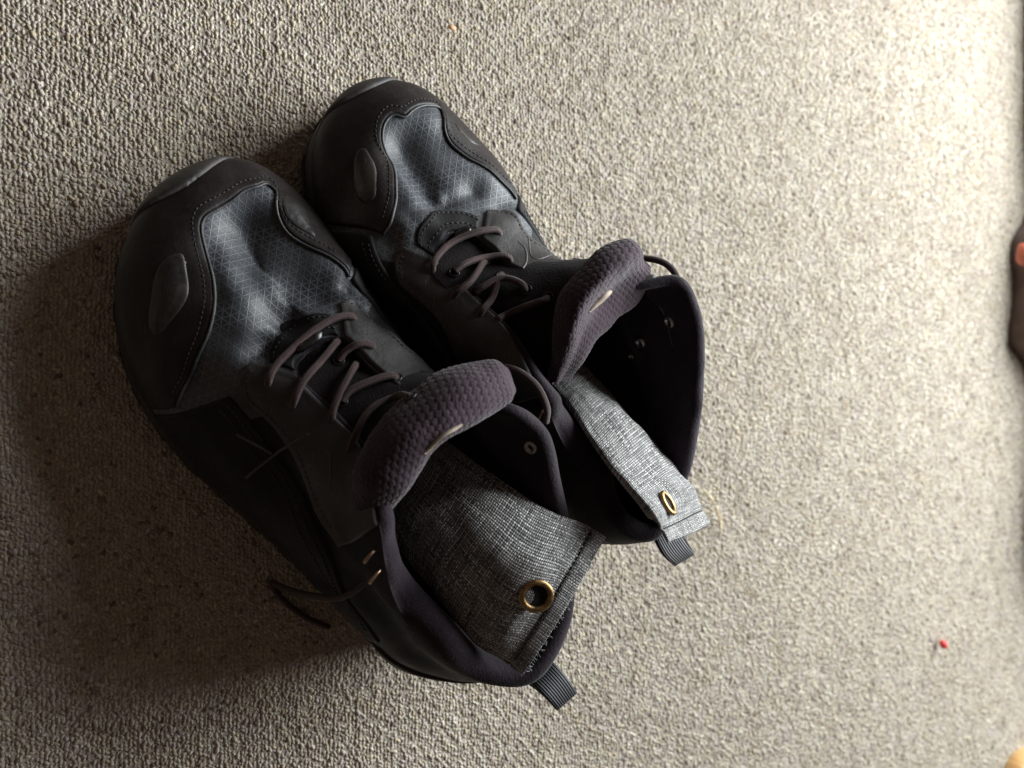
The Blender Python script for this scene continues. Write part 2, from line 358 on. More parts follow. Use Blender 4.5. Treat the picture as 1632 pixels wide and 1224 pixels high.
def resample(poly, step, closed=True, scale=(1, 1)):
    Q = np.array(poly, float); 
    if closed: Q = np.concatenate([Q, Q[:1]])
    out = []
    for a, b in zip(Q[:-1], Q[1:]):
        n = max(1, int(np.linalg.norm((b-a)*scale)/step)); out += [a+(b-a)*k/n for k in range(n)]
    if not closed: out.append(Q[-1])
    return np.array(out)

MS = (.62/NPHI, .095/NVP)                                     # rough metres per grid step along phi and v
def patch(S, name, poly, mat, th=.0016, edge=.0025, step=.0024, parent=None, sf=None, smooth_poly=True, lift=0.0, stitch=None, bulge=None):
    """an overlay of real thickness lying on the upper; poly in (phi, v) grid units"""
    sf = sf or S.sf; poly = np.array(poly, float)
    if smooth_poly: poly = curve(poly, max(40, int(len(poly)*8)), True)
    m = np.array(MS); B = resample(poly*m, step*.6); nb = len(B)
    lo_, hi_ = B.min(0), B.max(0); gx, gy = np.meshgrid(np.arange(lo_[0], hi_[0], step), np.arange(lo_[1], hi_[1], step)); I = np.stack([gx.ravel(), gy.ravel()], 1)
    x, y = I[:, 0], I[:, 1]; ins = np.zeros(len(I), bool); bx, by = B[:, 0], B[:, 1]; cx, cy = np.roll(bx, -1), np.roll(by, -1)
    for k in range(nb):
        c = ((by[k] > y) != (cy[k] > y)); 
        if c.any(): ins ^= c & (x < (cx[k]-bx[k])*(y-by[k])/(cy[k]-by[k]+1e-15)+bx[k])
    I = I[ins]
    ar = .5*np.sum(bx*cy-cx*by); tg = np.roll(B, -1, 0)-np.roll(B, 1, 0); tg /= np.maximum(np.linalg.norm(tg, axis=1, keepdims=True), 1e-12); inn = np.stack([-tg[:, 1], tg[:, 0]], 1)*(1 if ar > 0 else -1)
    rings = []
    for rd in (.0006, .0014, .0026):
        Rg = B+inn*rd; dm = np.min(np.linalg.norm(Rg[:, None]-B[None], axis=2), axis=1); rings.append(Rg[dm > rd*.93])
    Rg = np.concatenate(rings)
    if len(I) and len(Rg): I = I[np.min(np.linalg.norm(I[:, None]-Rg[None], axis=2), axis=1) > step*.5]
    I = np.concatenate([I, Rg])
    if 0: dmin = np.min(np.linalg.norm(I[:, None]-B[None], axis=2), axis=1); I = I[dmin > step*.55]
    vs_, ed, fs, ov, oe, of = delaunay_2d_cdt([Vector(p) for p in np.concatenate([B, I])], [(k, (k+1) % nb) for k in range(nb)], [list(range(nb))], 1, 1e-7)
    Q = np.array([tuple(v) for v in vs_]); isb = np.array([any(k < nb for k in o_) for o_ in ov])
    P0, n0 = sf.ev(Q/m); Bp = P0[isb]
    dist = np.min(np.linalg.norm(P0[:, None]-Bp[None], axis=2), axis=1) if len(Bp) else np.zeros(len(P0))
    tt = np.clip(dist/edge, 0, 1); h = th*np.sqrt(np.maximum(0, 1-(1-tt)**2))+lift
    if bulge: h = h+bulge[0]*np.clip(dist/bulge[1], 0, 1)**1.0
    if stitch: h -= .00035*np.exp(-((dist-stitch)/.0007)**2)
    h[isb] = -.0012
    P = P0+n0*h[:, None]; fs = [tuple(f) for f in fs]
    nrm = sum((np.cross(P[f[1]]-P[f[0]], P[f[2]]-P[f[0]])@n0[f[0]]) for f in fs)
    if nrm < 0: fs = [f[::-1] for f in fs]
    uv = S.Lc(P)[:, :2]
    return mk(name, P, fs, mat, parent or S.root, uv=uv)

def strip(S, name, line, mat, r=.0009, n=90, lift=.0003, sf=None, parent=None):
    sf = sf or S.sf; q = curve(line, n); P, N = sf.ev(q, lift); V, F, UV = tube(P, r, 6); return mk(name, V, F, mat, parent or S.root, uv=UV)

def stitches(S, line, name='stitching', lift=.0016, pitch=.0028, ln=.0017, r=.00032, sf=None, mat=None):
    sf = sf or S.sf; q = curve(line, 400); P, N = sf.ev(q, lift); d = np.concatenate([[0], np.cumsum(np.linalg.norm(np.diff(P, axis=0), axis=1))]); V, F = [], []
    k = 0.0
    while k+ln < d[-1]:
        pts = np.stack([np.interp(np.linspace(k, k+ln, 3), d, P[:, c]) for c in range(3)], 1); pts[0] -= [0, 0, .0003]; pts[2] -= [0, 0, .0003]
        v, f, _ = tube(pts, r, 4); o = len(V)*1; base = sum(len(x) for x in V); V.append(v); F += [tuple(i+base for i in ff) for ff in f]; k += pitch
    o = mk(name, np.concatenate(V), F, mat or M['thread'], S.root); return o

def lathe_on(P, n, prof, name, mat, parent, ns=20):
    n = np.array(n)/np.linalg.norm(n); u = np.cross(n, [.3, .7, .2]); u /= np.linalg.norm(u); b = np.cross(n, u); V = []
    for r_, h in prof:
        for k in range(ns): a = 2*math.pi*k/ns; V.append(P+r_*(math.cos(a)*u+math.sin(a)*b)+h*n)
    return mk(name, V, grid_faces(len(prof), ns, True), mat, parent)

def mirror(keys): return [tuple((p[0], -p[1], p[2]) for p in k[:5])+k[5:] for k in keys]

def sole(S, keys, seed):
    K = np.array([k[0] for k in keys]); K = np.concatenate([K, K[:1]]); o = spline(S.tk, K, np.arange(160)/160, True)
    c = o.mean(0); dr = o[:, :2]-np.stack([np.clip(o[:, 0], .05, .24), o[:, 0]*0], 1); dr /= np.linalg.norm(dr, axis=1, keepdims=True)
    spr = np.clip((o[:, 0]-.22)/.085, 0, 1)**2*.010
    def ring(off, z): return np.concatenate([o[:, :2]+dr*off, (z+spr)[:, None] if np.ndim(z) else (z+spr)[:, None]], 1)
    def solid(rings, name, mat, parent):
        V = np.concatenate([S.W(r) for r in rings]); n = 160; F = grid_faces(len(rings), n, True); F += [tuple(range(n))[::-1], tuple(range((len(rings)-1)*n, len(rings)*n))]
        return mk(name, V, F, mat, parent)
    z1 = np.full(160, 1.0)
    mid = solid([ring(-.004, .009*z1), ring(.0025, .011*z1), ring(.0042, .016*z1), ring(.0036, .022*z1), ring(.0012, .0255*z1), ring(-.003, .0262*z1)], 'midsole', M['rubber'], S.root)
    out = solid([ring(-.006, .003*z1), ring(.002, .0035*z1), ring(.0045, .006*z1), ring(.004, .0112*z1), ring(-.003, .0114*z1)], 'outsole', M['rubber'], S.root)
    for k in range(0, 160, 5):                                # lugs round the edge of the outsole
        i = np.arange(k, k+3) % 160; a = [np.concatenate([o[i, :2]+dr[i]*f, np.full((3, 1), z)+spr[i][:, None]], 1) for f, z in ((.002, -.001), (.0038, .001), (.0049, .0100), (-.012, .0100), (-.012, -.001))]
        V = S.W(np.concatenate(a)); F = [f for f in grid_faces(5, 3)]+[(r*3+2, r*3+5, (2-0)*0+5, 2) for r in ()]
        F += [(12, 13, 1, 0), (13, 14, 2, 1), (0, 3, 6, 9, 12)[::-1], (2, 5, 8, 11, 14)]
        mk('lug', V, F, M['rubber'], out, smooth=False)
    return mid

def lining(S, tks, bumps=()):
    sf = S.sf; tk = spline(S.tk, np.array(list(tks)+[tks[0]]), np.arange(NPHI)/NPHI, True)[:, None]
    T = sf.P[-1]; N = sf.N[-3]; tan = sf.P[-1]-sf.P[-4]; tan /= np.linalg.norm(tan, axis=1, keepdims=True); inw = -N
    rows = []
    for a in np.linspace(0, math.pi, 11): rows.append(T+inw*(tk/2)*(1-math.cos(a))+tan*(tk/2)*math.sin(a)*.9)
    nvis = len(rows)
    for v in np.linspace(.965, .22, 34):
        i = v*(NVP-1); i0 = int(i); f = i-i0; P = sf.P[i0]*(1-f)+sf.P[min(i0+1, NVP-1)]*f; n = sf.N[i0]
        k = np.clip((v-.55)/.3, 0, 1); k = k*k*(3-2*k); puff = 1+.22*math.sin(math.pi*min(1, max(0, (1-v)/.35)))
        rows.append(P-n*(np.minimum(tk, .004)+(np.maximum(tk-.004, 0))*k)*puff)
    G = np.array(rows); G[3:] += .0007*vnoise(G[3:], .012, 31)[..., None]*gnormals(G, True)[3:]
    s2 = Surf(G)
    for (u, v, r_, h) in bumps:
        o_, d_ = ray(u, v); loc, nn, fi, ds = s2.bvh.ray_cast(o_, d_)
        if loc is None: print('lining bump missed', u, v); continue
        nrm = np.array(nn)*(-1 if nn.dot(d_) > 0 else 1); w_ = np.exp(-(np.linalg.norm(G-np.array(loc), axis=2)/r_)**2); w_[0] = 0; G = G+nrm*(h*w_)[..., None]
    s2 = Surf(G); S.lin = s2
    lc = np.stack(np.meshgrid(np.arange(NPHI)*MS[0], np.arange(len(rows))*.0016), -1)
    return mk('collar_lining', G.reshape(-1, 3), grid_faces(len(rows), NPHI, True), M['knit'], S.root, uv=lc.reshape(-1, 2))

def hexcell(x, y, p):
    x = x/p; y = y/p
    def d(ox, oy):
        a = (x+ox) % 1.0-.5; b = ((y+oy)/1.732 % 1.0-.5)*1.732; return a*a+b*b
    return np.sqrt(np.minimum(d(0, 0), d(.5, .866)))

def tongue(S, rows, pv, nu, nv, hv, fold=None):
    """rows[v][u] = world control points from the throat up over the padded rim and down the back; hv = v range that shows honeycomb knit"""
    G = grid_spline(rows, nu, nv, pv=pv); N = -gnormals(G)
    du = np.linalg.norm(np.diff(G, axis=1), axis=2); cu = np.concatenate([np.zeros((nv, 1)), np.cumsum(du, 1)], 1); cu -= cu[:, nu//2:nu//2+1]
    dv = np.linalg.norm(np.diff(G, axis=0), axis=2).mean(1); cv = np.concatenate([[0], np.cumsum(dv)])[:, None]*np.ones((1, nu))
    cum = cu.mean(0)[None]*np.ones((nv, 1))
    hx = hexcell(cv, cum, .0029); t = np.linspace(0, 1, nv)[:, None]
    wgt = np.clip((t-hv[0])/.03, 0, 1)*np.clip((hv[1]-t)/.03, 0, 1)
    d = (np.clip((.54-hx)/.22, 0, 1)**.7*.00045)*wgt + .0018*vnoise(G, .020, 4)+.0004*vnoise(G, .007, 5)
    if fold is not None: d = d+fold(G)
    G = G+N*d[..., None]; S.tg = Surf(G, False); S.tg.N = -S.tg.N
    F = [f[::-1] for f in grid_faces(nv, nu)]
    o = mk('tongue', G.reshape(-1, 3), F, [M['pad'], M['front']], S.root, uv=np.stack([cum, cv], -1).reshape(-1, 2)); tag(o, label='padded honeycomb knit tongue'); o.data.polygons.foreach_set('material_index', [1 if (k//(nu-1))/(nv-1) < hv[0]-.03 else 0 for k in range((nv-1)*(nu-1))]); return o

def hit(S, u, v, surfs=('upper', 'tongue')):
    o, d = ray(u, v); best = None
    for nm in surfs:
        sf = dict(upper=S.sf, tongue=getattr(S, 'tg', None), lining=getattr(S, 'lin', None))[nm]
        if sf is None: continue
        loc, n, fi, dist = sf.bvh.ray_cast(o, d)
        if loc is not None and (best is None or dist < best[2]): best = (np.array(loc), np.array(n), dist)
    if best is None:
        p = at(u, v, .06); return p, np.array([0, 0, 1.0])
    n = best[1]
    if n@np.array(d) > 0: n = -n
    return best[0], n

def lace(S, pts, r=.0018, n=60, name='lace', surfs=('upper', 'tongue')):
    """pts: (u, v, lift above the surface under that pixel)"""
    P = []
    for u, v, l in pts: p, nn = hit(S, u, v, surfs); P.append(p+(nn*.5+np.array([0, 0, .5]))*(l*.8+.0010 if l > .0005 else l))
    V, F, UV = tube(curve(P, n), r, 9); return mk(name, V, F, M['cord'], S.root, uv=UV)
def lace_world(S, P, r=.0018, n=120, name='lace'):
    V, F, UV = tube(curve(P, n), r, 9); return mk(name, V, F, M['cord'], S.root, uv=UV)

def px(S, L, sf=None): return [(sf or S.sf).pix(u, v) for u, v in L]

def pull_tab(S, c4pts, name='pull_tab'):
    """webbing loop: list of cross lines (left pt, right pt) in world space, folded strip with thickness"""
    A = np.array(c4pts); n = 40; L = curve(A[:, 0], n); Rr = curve(A[:, 1], n); nu = 7; G = np.array([L+(Rr-L)*k/(nu-1) for k in range(nu)]).transpose(1, 0, 2)
    nn = gnormals(G); top = G+nn*.0007; bot = G-nn*.0007; V = np.concatenate([top.reshape(-1, 3), bot.reshape(-1, 3)]); F = grid_faces(n, nu); o = n*nu; F = F+[tuple(i+o for i in f[::-1]) for f in F]
    for i in range(n-1): F += [(i*nu, (i+1)*nu, o+(i+1)*nu, o+i*nu), ((i+1)*nu-1, o+(i+1)*nu-1, o+(i+2)*nu-1, (i+2)*nu-1)]
    F += [tuple([k, k+1, o+k+1, o+k]) for k in range(nu-1)]+[tuple([(n-1)*nu+k, o+(n-1)*nu+k, o+(n-1)*nu+k+1, (n-1)*nu+k+1]) for k in range(nu-1)]
    d = np.concatenate([[0], np.cumsum(np.linalg.norm(np.diff(L, axis=0), axis=1))]); w_ = np.linalg.norm(A[0, 0]-A[0, 1]); uv = np.stack([np.repeat(np.linspace(0, w_, nu)[None], n, 0), np.repeat(d[:, None], nu, 1)], -1).reshape(-1, 2)
    return mk(name, V, F, M['web'], S.root, uv=np.concatenate([uv, uv]))

def bag(name, label, rows, pv, thick, grommet, seam_at, nu=90, nv=120, W=.085, L=.15, flip=1, seed=0, fray=True):
    """linen pouch: rows[v][u] world points of its upper face, v = 0 at the open seam end"""
    G = grid_spline(rows, nu, nv, pv=pv); N = gnormals(G)*flip
    t = np.linspace(0, 1, nv)[:, None]; x = np.linspace(-1, 1, nu)[None]
    body = np.clip((t-seam_at*1.2)/.12, 0, 1); body = body*body*(3-2*body)
    side = np.sqrt(np.clip(1-np.abs(x)**3, 0, 1))
    n1 = (.0026*vnoise(G, .024, seed)+.0011*vnoise(G, .009, seed+1))
    top = G+N*(thick*.25*body*side+n1*(.35+.65*body)*(.3+.7*side)-.0011*np.exp(-((t-seam_at)/.012)**2))[..., None]
    bot = G-N*(.0012+thick*.75*body*side)[..., None]
    bot[0] = top[0]-N[0]*.0016
    V = np.concatenate([top.reshape(-1, 3), bot.reshape(-1, 3)]); F = grid_faces(nv, nu); o = nv*nu
    if flip < 0: F = [f[::-1] for f in F]
    FB = [tuple(i+o for i in f[::-1]) for f in F]; E_ = []
    for i in range(nv-1): E_ += [(i*nu, (i+1)*nu, o+(i+1)*nu, o+i*nu), ((i+1)*nu-1, o+(i+1)*nu-1, o+(i+2)*nu-1, (i+2)*nu-1)]
    E_ += [(k, k+1, o+k+1, o+k) for k in range(nu-1)]+[((nv-1)*nu+k, o+(nv-1)*nu+k, o+(nv-1)*nu+k+1, (nv-1)*nu+k+1) for k in range(nu-1)]
    root = bpy.data.objects.new(name, None); sc.collection.objects.link(root); root.location = G.reshape(-1, 3)[-nu//2]; root.empty_display_size = .03
    tag(root, label, 'shoe freshener', 'linen freshener pouches in the shoes')
    uv = np.stack([np.repeat((x+1)*W/2, nv, 0), np.repeat(t*L, nu, 1)], -1).reshape(-1, 2)
    mk('pouch', V, F+FB+E_, M['linen'], root, uv=np.concatenate([uv, uv]))
    # sewn seam: thread groove with stitches
    i = int(seam_at*(nv-1)); line = top[i]+N[i]*.0003; V2, F2 = [], []; b = 0
    for k in range(2, nu-4, 3):
        v, f, _ = tube(np.array([line[k], line[k+1]+N[i, k+1]*.0002, line[k+2]]), .00035, 5); V2.append(v); F2 += [tuple(q+b for q in ff) for ff in f]; b += len(v)
    mk('seam_stitching', np.concatenate(V2), F2, M['thread'], root)
    if fray:
        V2, F2 = [], []; b = 0; rr = np.random.default_rng(seed)
        for k in range(60):
            j = rr.integers(0, nu); p = top[0, j]-N[0, j]*rr.random()*.0012; d = top[0, j]-top[2, j]; d /= np.linalg.norm(d); e = rr.normal(size=3)*.5
            v, f, _ = tube(np.array([p-d*.001, p+d*.0006+e*.0003, p+d*(.0010+.0013*rr.random())+e*.0010]), .00010, 4); V2.append(v); F2 += [tuple(q+b for q in ff) for ff in f]; b += len(v)
        o_ = mk('frayed_edge', np.concatenate(V2), F2, M['fray'], root); tag(o_, kind='stuff')
    gu, gv, gr = grommet; i, j = int(gv*(nv-1)), int(gu*(nu-1)); p, n = top[i, j], N[i, j]
    prof = [(gr*.62, -.0004), (gr*.62, .0006), (gr*.72, .0012), (gr*.86, .0013), (gr*.98, .0007), (gr*1.0, .0001), (gr*.98, -.0004)]
    gm = lathe_on(p+n*.0006, n, prof, 'grommet', M['brass'], root, 36); tag(gm, label='brass ring grommet')
    lathe_on(p+n*.0006, n, [(gr*.66, -.0001), (gr*.4, -.0001), (.00001, -.0001)], 'grommet_hole', M['hole'], root, 30)  # black disc: the shade deep in the hole is painted as colour
    return root, top, N

# ================================================================== LEFT SHOE (nearer the camera)
H0, H1 = (855, 1085, .12), (262, 275, .03)
A = Shoe('hiking_shoe', 'left black hiking shoe, lower in the picture, toe pointing to the upper left', H0, H1, .30)
KR = [  # right side of the left shoe, heel to toe: bottom, bulge, shoulder, upper, edge (metres: along, across, up)
 ((.010,.025,.020),(.004,.029,.045),(.006,.031,.072),(.010,.031,.100),(.014,.030,.123)),
 ((.035,.034,.020),(.033,.040,.045),(.036,.044,.075),(.040,.047,.103),(.044,.048,.127)),
 ((.070,.033,.020),(.070,.040,.045),(.074,.047,.080),(.078,.054,.108),(.080,.059,.132)),
 ((.105,.031,.020),(.105,.038,.045),(.108,.046,.082),(.111,.056,.115),(.112,.063,.140)),
 ((.130,.032,.020),(.130,.040,.045),(.132,.045,.080),(.134,.049,.110),(.132,.052,.140)),
 ((.155,.036,.020),(.155,.044,.040),(.155,.046,.070),(.155,.043,.095),(.150,.027,.114)),
 ((.185,.046,.020),(.185,.050,.040),(.183,.049,.063),(.180,.042,.082),(.168,.021,.101)),
 ((.225,.053,.020),(.224,.055,.038),(.220,.050,.055),(.210,.040,.073),(.187,.019,.091)),
 ((.262,.050,.022),(.263,.051,.038),(.255,.043,.053),(.233,.027,.067),(.193,.015,.087)),
 ((.287,.034,.028),(.289,.035,.042),(.276,.028,.056),(.248,.014,.068),(.195,.010,.086))]
KT = ((.294,.004,.028),(.296,.004,.042),(.282,.003,.057),(.250,.002,.068),(.195,.003,.085))
KL = [  # toe to heel on the left side
 ((.278,-.034,.026),(.280,-.035,.040),(.268,-.030,.054),(.245,-.014,.067),(.194,-.002,.086)),
 ((.252,-.055,.022),(.252,-.057,.036),(.244,-.046,.052),(.228,-.030,.066),(.191,-.008,.086)),
 ((.220,-.067,.020),(.218,-.069,.034),(.212,-.060,.054),(.203,-.036,.074),(.182,-.010,.091)),
 ((.180,-.069,.020),(.178,-.070,.036),(.176,-.058,.060),(.174,-.033,.083),(.164,-.008,.101)),
 ((.140,-.062,.020),(.140,-.063,.040),(.140,-.053,.070),(.142,-.031,.099),(.144,-.008,.114)),
 ((.105,-.055,.020),(.105,-.057,.045),(.108,-.050,.080),(.112,-.037,.112),(.118,-.024,.135)),
 ((.070,-.049,.020),(.070,-.054,.045),(.074,-.049,.075),(.078,-.043,.100),(.083,-.034,.120)),
 ((.035,-.041,.020),(.030,-.046,.045),(.033,-.046,.070),(.038,-.041,.092),(.042,-.034,.112)),
 ((.010,-.025,.020),(.004,-.028,.045),(.008,-.028,.070),(.012,-.024,.095),(.014,-.020,.116))]
KH = ((.000,0,.020),(-.008,0,.045),(-.004,0,.075),(.000,0,.100),(.001,0,.120))
keysA = [KH]+KR+[KT]+KL
sfA = build_upper(A, keysA, [(405,410,450,465,.024,.0050), (330,400,345,470,.006,.002), (390,358,412,405,.013,.0085), (412,330,420,350,.007,.002), (475,450,440,500,.012,.0065), (520,440,575,462,.006,.003), (500,480,545,468,.008,-.002), (362,430,395,520,.010,-.0030), (440,330,530,430,.012,-.0030), (425,430,440,470,.006,-.002), (520,470,600,500,.007,.003), (420,560,415,545,.005,.003), (455,505,560,452,.004,.0022), (480,505,400,560,.005,.0025), (560,455,610,520,.004,.002), (300,610,380,640,.010,.003), (330,700,420,680,.012,.003), (450,760,520,840,.014,.003), (350,640,400,700,.008,-.002)], 21)
sole(A, keysA, 1)
tk = [.010]+[.011,.010,.009,.008,.006,.003,.003,.003,.003,.003]+[.003]+[.003,.003,.003,.003,.004,.009,.014,.017,.013]
lining(A, tk, [(700,1000,.016,.006), (725,1035,.014,.004), (648,955,.009,-.004), (632,860,.012,-.003), (880,770,.012,.002)])

# ================================================================== RIGHT SHOE
B = Shoe('hiking_shoe', 'right black hiking shoe, upper in the picture, beside the open carpet', (1050, 860, .12), (548, 140, .03), .295)
kR = [((.010,.025,.020),(.004,.029,.045),(.006,.031,.072),(.012,.031,.100),(.016,.031,.120)),
 ((.035,.035,.020),(.033,.040,.045),(.036,.045,.075),(.039,.049,.103),(.041,.050,.125)),
 ((.070,.037,.020),(.070,.043,.045),(.071,.051,.080),(.072,.060,.108),(.072,.067,.130)),
 ((.105,.040,.020),(.105,.045,.045),(.104,.054,.082),(.102,.065,.112),(.100,.074,.135)),
 ((.128,.043,.020),(.128,.047,.045),(.126,.054,.080),(.124,.062,.112),(.121,.068,.139)),
 ((.150,.046,.020),(.150,.048,.040),(.148,.045,.068),(.141,.042,.098),(.130,.045,.132)),
 ((.180,.054,.020),(.178,.054,.038),(.174,.046,.064),(.168,.033,.087),(.157,.010,.106)),
 ((.218,.059,.020),(.216,.060,.036),(.208,.051,.056),(.194,.034,.076),(.177,.004,.094)),
 ((.246,.049,.022),(.247,.050,.036),(.238,.043,.052),(.218,.028,.068),(.188,.001,.088)),
 ((.271,.031,.027),(.273,.032,.041),(.261,.027,.056),(.238,.013,.067),(.191,-.004,.087))]
kT = ((.281,.002,.028),(.283,.002,.042),(.268,.001,.057),(.242,-.003,.068),(.193,-.010,.086))
kL = [((.267,-.028,.026),(.269,-.029,.041),(.256,-.025,.055),(.240,-.015,.068),(.191,-.015,.086)),
 ((.242,-.043,.022),(.243,-.044,.038),(.235,-.039,.053),(.226,-.033,.067),(.188,-.021,.085)),
 ((.218,-.053,.020),(.217,-.055,.038),(.212,-.052,.057),(.202,-.043,.074),(.178,-.023,.090)),
 ((.178,-.046,.020),(.178,-.050,.040),(.176,-.050,.065),(.172,-.042,.085),(.160,-.020,.101)),
 ((.140,-.038,.020),(.140,-.043,.044),(.140,-.044,.074),(.140,-.037,.100),(.137,-.018,.115)),
 ((.105,-.034,.020),(.105,-.038,.045),(.106,-.039,.082),(.106,-.033,.112),(.105,-.026,.131)),
 ((.070,-.033,.020),(.070,-.038,.045),(.074,-.040,.075),(.078,-.034,.103),(.082,-.024,.122)),
 ((.035,-.034,.020),(.033,-.039,.045),(.038,-.037,.070),(.044,-.031,.097),(.048,-.022,.118)),
 ((.010,-.025,.020),(.004,-.028,.045),(.008,-.027,.070),(.012,-.023,.095),(.016,-.017,.118))]
keysB = [KH]+kR+[kT]+kL
sfB = build_upper(B, keysB, [(690,250,735,295,.024,.0045), (620,250,632,320,.006,.002), (646,230,695,305,.010,.0085), (706,303,707,304,.0045,-.0035), (700,200,770,280,.012,-.003), (620,300,650,345,.009,-.0025), (720,320,800,330,.006,.003), (640,250,655,262,.006,.001), (770,300,810,320,.008,.003), (690,330,770,318,.009,-.0015), (650,365,665,350,.007,-.002), (655,345,760,300,.0045,.002), (620,390,640,420,.008,.003)], 33)
sole(B, keysB, 2)
lining(B, [.009]+[.009,.008,.007,.007,.006,.004,.003,.003,.003,.003]+[.003]+[.003,.003,.003,.003,.004,.009,.014,.016,.012], [(955,745,.013,.005), (905,690,.010,-.003), (1010,800,.012,-.005), (1110,640,.02,.002)])

# ------------------------------------------------------------------ overlays
def overlays(S, bound, ins_r, ins_l, stay_r, stay_l, bar, eye_extra=None):
    q = px(S, bound); f0, f1 = q[0][0], q[-1][0]
    if f1 < f0: f1 += NPHI; q = [(a+NPHI if a < f0-20 else a, b) for a, b in q]
    poly = list(curve(q, 70))
    bot = [(f1-(f1-f0)*k/40, -0.0+.4) for k in range(41)]
    o = patch(S, 'toe_cap', poly+bot, M['leather'], .0014, .0016, .0020, smooth_poly=False, stitch=.0035)
    strip(S, 'piping', [(a, b+.25) for a, b in poly], M['piping'], .0008, 140, .0008)
    stitches(S, [(a, max(b-2.6, 1)) for a, b in poly[3:-3]], lift=.0015, pitch=.0026)
    for L, r in ((ins_r, .0012), (ins_l, .0012)):
        k = patch(S, 'side_insert', px(S, L), M['insert'], .0016, .0030, .0016, stitch=.0030, lift=.0003, bulge=(.0010, .008)); tag(k, label='scuffed glossy insert in the toe leather')
    cells = np.arange((NVP-1)*NPHI) % NPHI                     # beyond the vamp the quarters are leather, not textile
    S.upper.data.polygons.foreach_set('material_index', ((cells < f0-10) | (cells > f1+8)).astype(np.int32))
    b0, b1 = S.tk[10]*NPHI, S.tk[12]*NPHI-2; xs_ = np.linspace(b0, b1, 30)
    o = patch(S, 'toe_bumper', [(x, 2.5+13*math.sin(math.pi*k/29)**.7) for k, x in enumerate(xs_)]+[(x, -.3) for x in xs_[::-1]], M['bumper'], .0030, .0022, .0018, smooth_poly=False); tag(o, label='scuffed grey rubber toe bumper')
    return f0, f1, poly

boundA = [(556,440),(527,410),(492,393),(460,372),(445,347),(440,326),(437,303),(425,294),(411,298),(390,304),(369,319),(341,336),(325,347),(320,362),(322,380),(328,405),(337,435),(342,466),(340,501),(330,537),(313,575),(292,621),(283,650)]
boundB = [(822,318),(814,306),(796,287),(770,265),(744,251),(718,229),(708,207),(706,188),(700,174),(685,169),(671,170),(656,177),(645,186),(626,183),(613,196),(608,218),(612,240),(623,262),(630,295),(630,324),(623,354),(610,375)]
oa = overlays(A, boundA, [(446,319),(460,315),(481,333),(493,357),(503,381),(476,369),(454,350)], [(256,421),(242,473),(241,526),(253,537),(281,509),(302,477),(302,438),(291,403),(270,407)], None, None, None)
ob = overlays(B, boundB, [(715,179),(737,190),(759,216),(775,240),(748,230),(726,208)], [(571,240),(564,273),(571,317),(586,328),(601,317),(603,284),(593,251),(582,236)], None, None, None)

def side_overlays(S, f0, f1):
    """leather over the mid and rear quarters, both sides, and a heel counter"""
    for nm, a, b, top in (('quarter_overlay', f0*.36, f0-1.0, .60), ('quarter_overlay', f1+1.0, f1+(NPHI-f1)*.66, .62)):
        n = 26; xs_ = np.linspace(a, b, n); up = [(x, NVP*(top+.02*math.sin(k*.25))) for k, x in enumerate(xs_)]; dn = [(x, .5) for x in xs_[::-1]]
        patch(S, nm, up+dn, M['side'], .0016, .002, .0030, smooth_poly=False, stitch=.004)
        stitches(S, [(x, y-2.2) for x, y in up[1:-1]], lift=.0018); stitches(S, [(x, y-4.4) for x, y in up[1:-1]], lift=.0018)
    b0, b1 = f1+(NPHI-f1)*.68, NPHI+f0*.34; n = 30; xs_ = np.linspace(b0, b1, n)
    up = [(x, NVP*(.50+.16*math.sin(math.pi*k/(n-1)))) for k, x in enumerate(xs_)]; dn = [(x, .5) for x in xs_[::-1]]
    patch(S, 'heel_counter', up+dn, M['leather'], .0022, .003, .0030, smooth_poly=False, stitch=.004)
side_overlays(A, oa[0], oa[1]); side_overlays(B, ob[0], ob[1])

def stays(S, rear_r, front_r, front_l, rear_l, w):
    """leather lace stays along both throat edges, tapering to a blunt front end"""
    for a, b, fwd in ((rear_r, front_r, 1), (front_l, rear_l, 0)):
        n = 40; xs_ = np.linspace(a, b, n); f = np.linspace(0, 1, n) if not fwd else np.linspace(1, 0, n)      # f = 0 at the front end
        wid = w*(.62+.38*np.clip(f/.3, 0, 1))*(1+.12*np.sin(f*9)); up = [(x, NVP-1.2) for x in xs_]; dn = [(x, NVP-1-k) for x, k in zip(xs_, wid)][::-1]
        patch(S, 'lace_stay', up+dn, M['stay'], .0018, .0016, .0022, smooth_poly=False, stitch=.0035)
        stitches(S, [(x, NVP-1-k+2.6) for x, k in zip(xs_[3:-3], wid[3:-3])], lift=.0018)
def phi_of(S, p): return S.tk[p]*NPHI
stays(A, phi_of(A, 5), phi_of(A, 8)+.30*(phi_of(A, 9)-phi_of(A, 8)), phi_of(A, 14)-.45*(phi_of(A, 14)-phi_of(A, 13)), phi_of(A, 17), 20)
stays(B, phi_of(B, 6)-6, phi_of(B, 8)+.45*(phi_of(B, 9)-phi_of(B, 8)), phi_of(B, 14)-.35*(phi_of(B, 14)-phi_of(B, 13)), phi_of(B, 17), 20)
for S in (A, B):
    c = phi_of(S, 11); q = np.linspace(phi_of(S, 9)-5, phi_of(S, 13)+5, 24)
    patch(S, 'vamp_bar', [(x, NVP-1.2) for x in q]+[(x, NVP-8.5) for x in q[::-1]], M['side'], .0012, .0014, .0020, smooth_poly=False)
    stitches(S, [(x, NVP-6.8) for x in q], lift=.0014); stitches(S, [(x, NVP-3.4) for x in q], lift=.0014)

